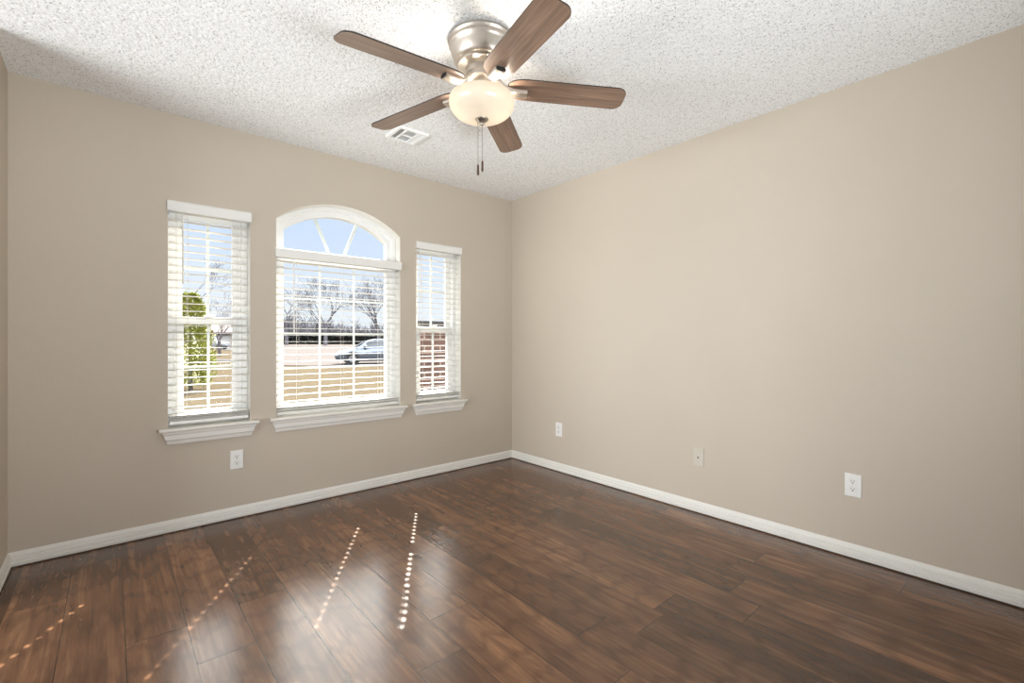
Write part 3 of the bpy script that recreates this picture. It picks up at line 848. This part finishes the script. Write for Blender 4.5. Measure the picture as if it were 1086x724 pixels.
# mulch bed along the front of the house
slab('mulch_bed', [Vector((-4, WT, 0)), Vector((3, WT, 0)), Vector((3, 1.3, 0)), Vector((-4, 1.3, 0))], M['soil'], .04)

def bare_tree(name, loc, h_, seed, label, depth=6, spread=.55, mats=None, group=None, lean=0, br=(2, 3)):
    rng = random.Random(seed)
    e = empty(name, loc, label=label, cat='tree', group=group)
    tr, bb = MB(), MB()
    def grow(p, d, L, r_, lev):
        n = 3 if lev < 3 else 2
        pts = [p]; dd = d.copy()
        for i in range(n):
            dd = (dd + Vector((rng.uniform(-1, 1), rng.uniform(-1, 1), rng.uniform(-.4, .9))) * (.10 if lev == 0 else .2)).normalized()
            pts.append(pts[-1] + dd * L / n)
        r1 = r_ * .62
        (tr if lev == 0 else bb).tube(pts, [r_ + (r1 - r_) * i / n for i in range(n + 1)], 7 if lev == 0 else (5 if lev < 3 else 3), caps=lev < 2)
        if lev >= depth: return
        for i in range(rng.randint(*br) + (1 if lev == 0 else 0)):
            a = rng.uniform(0, 2 * PI); s_ = rng.uniform(.35, 1.0) * spread * 1.5
            x_ = dd.cross(Vector((.3, .7, .2))).normalized(); y_ = dd.cross(x_)
            nd = (dd + (x_ * math.cos(a) + y_ * math.sin(a)) * s_).normalized()
            st = pts[-1] if i < 2 else pts[rng.randint(max(1, n - 1), n)]
            grow(st, nd, L * rng.uniform(.66, .86), max(r1 * rng.uniform(.6, .85), h_ * .0009), lev + 1)
    grow(Vector((0, 0, -.05)), Vector((lean, 0, 1)).normalized(), h_ * .26, h_ * .028, 0)
    m1, m2 = mats or (M['bark'], M['twig'])
    tr.build('trunk', m1, e, smooth=True); bb.build('branches', m2, e)
    return e
bare_tree('bare_tree', at(212, 27), 7.0, 3, 'large leafless tree seen through the left window, behind the green conifer', depth=7)
bare_tree('bare_tree', at(233, 40), 5.6, 8, 'small leafless tree seen at the right side of the left window', depth=6)
bare_tree('bare_tree', at(304, 120), 17, 12, 'leafless tree at the left side of the view through the middle window', depth=6, mats=(M['haze'], M['haze']), br=(2, 4))
bare_tree('bare_tree', at(345, 112), 18, 23, 'leafless tree in the centre of the view through the middle window', depth=6, mats=(M['haze'], M['haze']), br=(2, 4))
bare_tree('bare_tree', at(402, 100), 15.5, 31, 'leafless tree behind the parked silver car', depth=6, mats=(M['haze'], M['haze']), br=(2, 4))

# woodland belt across the street: nobody could count its trunks
def woodland():
    rng = random.Random(77); mb = MB()
    for k in range(260):
        px = rng.uniform(285, 560); dep = rng.uniform(150, 185)
        p = at(px, dep, GZ); hh = rng.uniform(5.0, 10.5) * (1.15 if px < 330 else .85)
        mb.tube([p, p + Vector((rng.uniform(-.3, .3), rng.uniform(-.3, .3), hh * .55))], [.17, .12], 4, False)
        for i in range(15):
            q = p + Vector((0, 0, hh * rng.uniform(.12, .6)))
            d = Vector((rng.uniform(-1, 1), rng.uniform(-1, 1), rng.uniform(.3, 1.4))).normalized()
            e1 = q + d * hh * rng.uniform(.25, .45)
            mb.tube([q, e1], [.10, .05], 3, False)
            for j in range(3):
                d2 = (d + Vector((rng.uniform(-1, 1), rng.uniform(-1, 1), rng.uniform(-.2, .8))) * .8).normalized()
                q2 = q.lerp(e1, rng.uniform(.3, .9)); mb.tube([q2, q2 + d2 * hh * .2], [.07, .04], 3, False)
    mb.build('woodland_belt', M['haze'], label='distant belt of grey leafless woodland beyond the street', cat='woodland', kind='stuff')
woodland()

def leafy(name, loc, h_, rad, mat, n, size, seed, shape, label, cat):
    """foliage of small leaf sprays round a stem"""
    rng = random.Random(seed); e = empty(name, loc, label=label, cat=cat)
    MB().tube([(0, 0, -.05), (0, 0, h_ * .8)], [rad * .1, rad * .03], 7).build('trunk', M['bark'], e)
    fb = MB()
    for i in range(n):
        t_ = rng.random() ** .8; a = rng.uniform(0, 2 * PI); rr = rad * shape(t_) * math.sqrt(rng.uniform(.25, 1)) * (1 + .18 * math.sin(a * 5 + t_ * 17))
        p = Vector((rr * math.cos(a), rr * math.sin(a), .06 + t_ * (h_ - .08)))
        d = Vector((math.cos(a), math.sin(a), rng.uniform(.2, 1.2))).normalized(); s_ = size * rng.uniform(.6, 1.3)
        x_ = d.cross(Vector((rng.uniform(-1, 1), rng.uniform(-1, 1), 1))).normalized() * s_ * .32
        fb.face([p - x_, p + d * s_ * .5 - x_ * .9, p + d * s_, p + d * s_ * .5 + x_ * .9])
    fb.build('foliage', mat, e); return e
leafy('conifer', at(202, 13.0), 2.7, .62, M['conifer'], 5200, .11, 4, lambda t_: (.5 + .5 * min(1, t_ * 4)) * (1 - t_) ** .55 + .08,
      'yellow-green conifer standing on the lawn outside the left window', 'conifer')

# long dark hedge beyond the street
def hedge():
    rng = random.Random(9); mb = MB()
    a, b = at(285, 140), at(455, 136); d = (b - a); L = d.length; d.normalize(); nrm = Vector((-d.y, d.x, 0))
    for i in range(9000):
        p = a + d * rng.uniform(0, L) + nrm * rng.uniform(-.5, .5) + Vector((0, 0, rng.uniform(.05, 2.5)))
        q = Vector((rng.uniform(-1, 1), rng.uniform(-1, 1), rng.uniform(-.3, 1))).normalized(); s_ = rng.uniform(.3, .55)
        x_ = q.cross(Vector((.2, .3, 1))).normalized() * s_ * .5
        mb.face([p - x_, p + q * s_, p + x_, p - q * s_ * .4])
    mb.build('hedge', M['hedge'], label='long dark hedge across the far side of the street', cat='hedge')
hedge()

# brick pier outside the right window
def pier():
    p = at(466, 5.6); e = empty('brick_pier', (p.x, p.y, GZ), label='brown brick pier with a stone cap outside the right window', cat='pier')
    MB().box(-.42, .42, -.26, .26, 0, 1.56).build('shaft', M['brick'], e)
    c = MB(); c.box(-.46, .46, -.30, .30, 1.56, 1.63); c.build('cap', M['walk'], e, bevel=.012)
pier()

# vehicles ------------------------------------------------------------
def wheel(parent, x, y, r_, wd):
    mb = MB(); pr = [(r_ * .62, -wd / 2), (r_ * .93, -wd / 2), (r_, -wd * .32), (r_, wd * .32), (r_ * .93, wd / 2), (r_ * .62, wd / 2)]
    n = 28
    def rings(prof): return [[(x + a * math.cos(2 * PI * i / n), y + b, r_ + a * math.sin(2 * PI * i / n)) for i in range(n)] for a, b in prof]
    mb.loft(rings(pr), caps=False)
    w_ = mb.build('wheel', M['tyre'], parent, smooth=True)
    hb = MB(); s_ = 1 if y > 0 else -1
    hb.loft(rings([(r_ * .63, s_ * wd * .30), (r_ * .60, s_ * wd * .46), (r_ * .16, s_ * wd * .40), (.001, s_ * wd * .42)]), caps=False)
    for k in range(5):
        a = 2 * PI * k / 5
        c_, q = math.cos(a), math.sin(a); t_ = .035
        hb.prism([(x + c_ * r_ * .1 - q * t_, y + s_ * wd * .42, r_ + q * r_ * .1 + c_ * t_), (x + c_ * r_ * .1 + q * t_, y + s_ * wd * .42, r_ + q * r_ * .1 - c_ * t_),
                  (x + c_ * r_ * .6 + q * t_, y + s_ * wd * .46, r_ + q * r_ * .6 - c_ * t_), (x + c_ * r_ * .6 - q * t_, y + s_ * wd * .46, r_ + q * r_ * .6 + c_ * t_)], (0, s_ * .02, 0))
    hb.build('rim', M['rim'], w_)

def hull(mb, stations, crown=.0):
    """stations along x: (x, half width bottom, half width belt, z bottom, z belt, z top, half width top)"""
    R = []
    for x, wb, wm, zb, zm, zt, wt in stations:
        h = [(wb * .92, zb), (wb, zb + .10), (wm, zb + (zm - zb) * .55), (wm * .985, zm), (wt, zt - .02), (wt * .8, zt), (0, zt + crown)]
        R.append([(x, y, z) for y, z in h] + [(x, -y, z) for y, z in h[-2::-1]])
    mb.loft(R)

def sedan():
    p = at(399, 27.2); hd = RD * -1.0
    hd = (hd * math.cos(-.30) + Vector((-hd.y, hd.x, 0)) * math.sin(.42)).normalized()
    e = empty('car', (p.x, p.y, GZ + .032), math.atan2(hd.y, hd.x), label='silver-blue car parked on the street outside the middle window', cat='car')
    # local +x is forward; length 4.55
    b = MB()
    hull(b, [(-2.26, .70, .74, .38, .70, .92, .66), (-2.18, .80, .84, .26, .74, 1.00, .70), (-1.6, .86, .89, .22, .80, 1.03, .74), (-.8, .88, .905, .20, .82, .98, .80),
             (.3, .88, .905, .20, .80, .94, .80), (1.0, .87, .90, .20, .76, .93, .76), (1.6, .84, .875, .22, .68, .84, .70), (2.05, .76, .80, .25, .58, .73, .58), (2.26, .62, .66, .30, .50, .62, .46)], .02)
    body = b.build('body', M['carpaint'], e, smooth=True)
    c = MB()
    R = []
    for x, wl, zl, wt, zt in ((-1.95, .70, .98, .66, 1.00), (-1.25, .80, .97, .58, 1.36), (-.6, .83, .95, .60, 1.44), (.1, .83, .93, .60, 1.43), (.55, .81, .92, .58, 1.33), (1.22, .74, .90, .68, .92)):
        R.append([(x, wl, zl), (x, (wl + wt) / 2 + .02, (zl + zt) / 2), (x, wt, zt - .02), (x, wt * .7, zt), (x, -wt * .7, zt), (x, -wt, zt - .02), (x, -(wl + wt) / 2 - .02, (zl + zt) / 2), (x, -wl, zl)])
    c.loft(R); c.build('cabin', M['carpaint'], e, smooth=True)
    for s_ in (-1, 1):
        def side(x, t_): # point on cabin flank
            import bisect
            xs = [-1.95, -1.25, -.6, .1, .55, 1.22]; D = [(.70, .98, .66, 1.00), (.80, .97, .58, 1.36), (.83, .95, .60, 1.44), (.83, .93, .60, 1.43), (.81, .92, .58, 1.33), (.74, .90, .68, .92)]
            i = max(0, min(4, bisect.bisect(xs, x) - 1)); k = (x - xs[i]) / (xs[i + 1] - xs[i])
            wl, zl, wt, zt = [D[i][j] * (1 - k) + D[i + 1][j] * k for j in range(4)]
            mid = ((wl + wt) / 2 + .02, (zl + zt) / 2)
            if t_ < .5: y = wl + (mid[0] - wl) * t_ * 2; z = zl + (mid[1] - zl) * t_ * 2
            else: y = mid[0] + (wt - mid[0]) * (t_ - .5) * 2; z = mid[1] + (zt - .02 - mid[1]) * (t_ - .5) * 2
            return Vector((x, s_ * (y + .006), z))
        for (xa, xb) in ((-1.35, -.55), (-.47, .62)):
            sw = MB(); n = 6
            R = [[side(xa + (xb - xa) * i / n, t_) for t_ in (.14, .5, .88)] for i in range(n + 1)]
            sw.loft(R, caps=False, closed=False); sw.build('side_window', M['carglass'], e)
        mi = MB(); mi.box(.62, .78, s_ * .86 - .09, s_ * .86 + .09, .93, 1.06); mi.build('wing_mirror', M['carpaint'], e, bevel=.03)
        hl = MB(); hl.loft([[(1.72, s_ * .80, .60), (1.72, s_ * .80, .70), (1.72, s_ * .84, .69), (1.72, s_ * .84, .61)], [(2.12, s_ * .62, .50), (2.12, s_ * .60, .62), (2.16, s_ * .70, .60), (2.14, s_ * .74, .50)]]); hl.build('headlamp', M['lamp'], e)
        tl = MB(); tl.box(-2.27, -2.1, s_ * .68 - .1, s_ * .68 + .1, .74, .88); tl.build('tail_lamp', M['redlamp'], e, bevel=.02)
        for x in (1.38, -1.36):
            arch_ = MB(); arch_.loft([[(x + .40 * math.cos(2 * PI * i / 28), s_ * y, .33 + .40 * math.sin(2 * PI * i / 28)) for i in range(28)] for y in (.70, .899)])
            arch_.build('wheel_arch', M['cartrim'], e)
            wheel(e, x, s_ * .83, .325, .21)
    ws = MB(); ws.loft([[(.575, .50, 1.322), (.575, -.50, 1.322)], [(.87, .60, 1.155), (.87, -.60, 1.155)], [(1.17, .66, .955), (1.17, -.66, .955)]], caps=False, closed=False)
    o = ws.build('windscreen', M['carglass'], e); o.location = (.02, 0, .012)
    rw = MB(); rw.loft([[(-1.28, .50, 1.345), (-1.28, -.50, 1.345)], [(-1.88, .60, 1.03), (-1.88, -.60, 1.03)]], caps=False, closed=False)
    o = rw.build('rear_window', M['carglass'], e); o.location = (-.02, 0, .012)
    MB().box(2.10, 2.275, -.46, .46, .40, .52).build('grille', M['cartrim'], e, bevel=.02)
    MB().box(-1.0, 1.0, -.885, .885, .17, .235).build('rocker_panel', M['cartrim'], e)
sedan()

def pickup():
    p = at(222, 66); hd = RD * 1.0
    e = empty('pickup_truck', (p.x, p.y, GZ + .03), math.atan2(hd.y, hd.x) + .15, label='white and blue pickup truck parked in front of the far house', cat='truck')
    b = MB(); hull(b, [(-2.6, .86, .90, .50, .95, 1.10, .88), (-.5, .90, .93, .45, .98, 1.12, .90), (.6, .90, .93, .45, .98, 1.12, .90), (1.9, .88, .90, .45, .92, 1.06, .82), (2.5, .82, .84, .5, .80, .95, .7)], .01)
    b.build('body', M['whitepaint'], e, smooth=True)
    c = MB(); hull(c, [(-.75, .86, .88, 1.05, 1.2, 1.80, .66), (-.6, .87, .89, 1.05, 1.2, 1.86, .68), (.5, .87, .89, 1.05, 1.2, 1.84, .68), (1.15, .84, .86, 1.0, 1.08, 1.12, .78)], .02)
    c.build('cab', M['bluepaint'], e, smooth=True)
    for s_ in (-1, 1):
        MB().prism([(-.55, s_ * .885, 1.20), (.62, s_ * .885, 1.20), (.40, s_ * .78, 1.70), (-.52, s_ * .78, 1.72)], (0, s_ * .012, 0)).build('side_window', M['carglass'], e)
        for x in (1.65, -1.6): wheel(e, x, s_ * .82, .39, .25)
    MB().box(2.42, 2.58, -.86, .86, .45, .62).build('bumper', M['rim'], e, bevel=.02)
pickup()

def house():
    p = at(247, 86); a = math.atan2(RD.y, RD.x)
    e = empty('house', (p.x, p.y, GZ), a, label='pink-beige house with a low brown roof seen far through the left window', cat='house')
    MB().box(-4.2, 4.2, -4, 4, 0, 2.6).build('walls', M['siding'], e)
    r_ = MB(); r_.prism([(-4.8, -4.7, 2.55), (4.8, -4.7, 2.55), (4.8, -4.7, 2.7), (-4.8, -4.7, 2.7)], (0, 9.4, 0)); r_.loft([[(-4.8, -4.7, 2.7), (4.8, -4.7, 2.7), (4.8, 4.7, 2.7), (-4.8, 4.7, 2.7)], [(-2.2, -.1, 4.5), (2.2, -.1, 4.5), (2.2, .1, 4.5), (-2.2, .1, 4.5)]])
    r_.build('roof', M['shingle'], e)
    MB().box(-1.2, 1.9, -4.04, -3.99, 0, 2.15).build('garage_door', M['garage'], e)
    w_ = MB().box(-3.4, -2.2, -4.05, -3.99, .9, 2.1).build('window', M['garage'], e); MB().box(-3.3, -2.3, -4.07, -4.045, 1.0, 2.0).build('pane', M['carglass'], w_)
house()
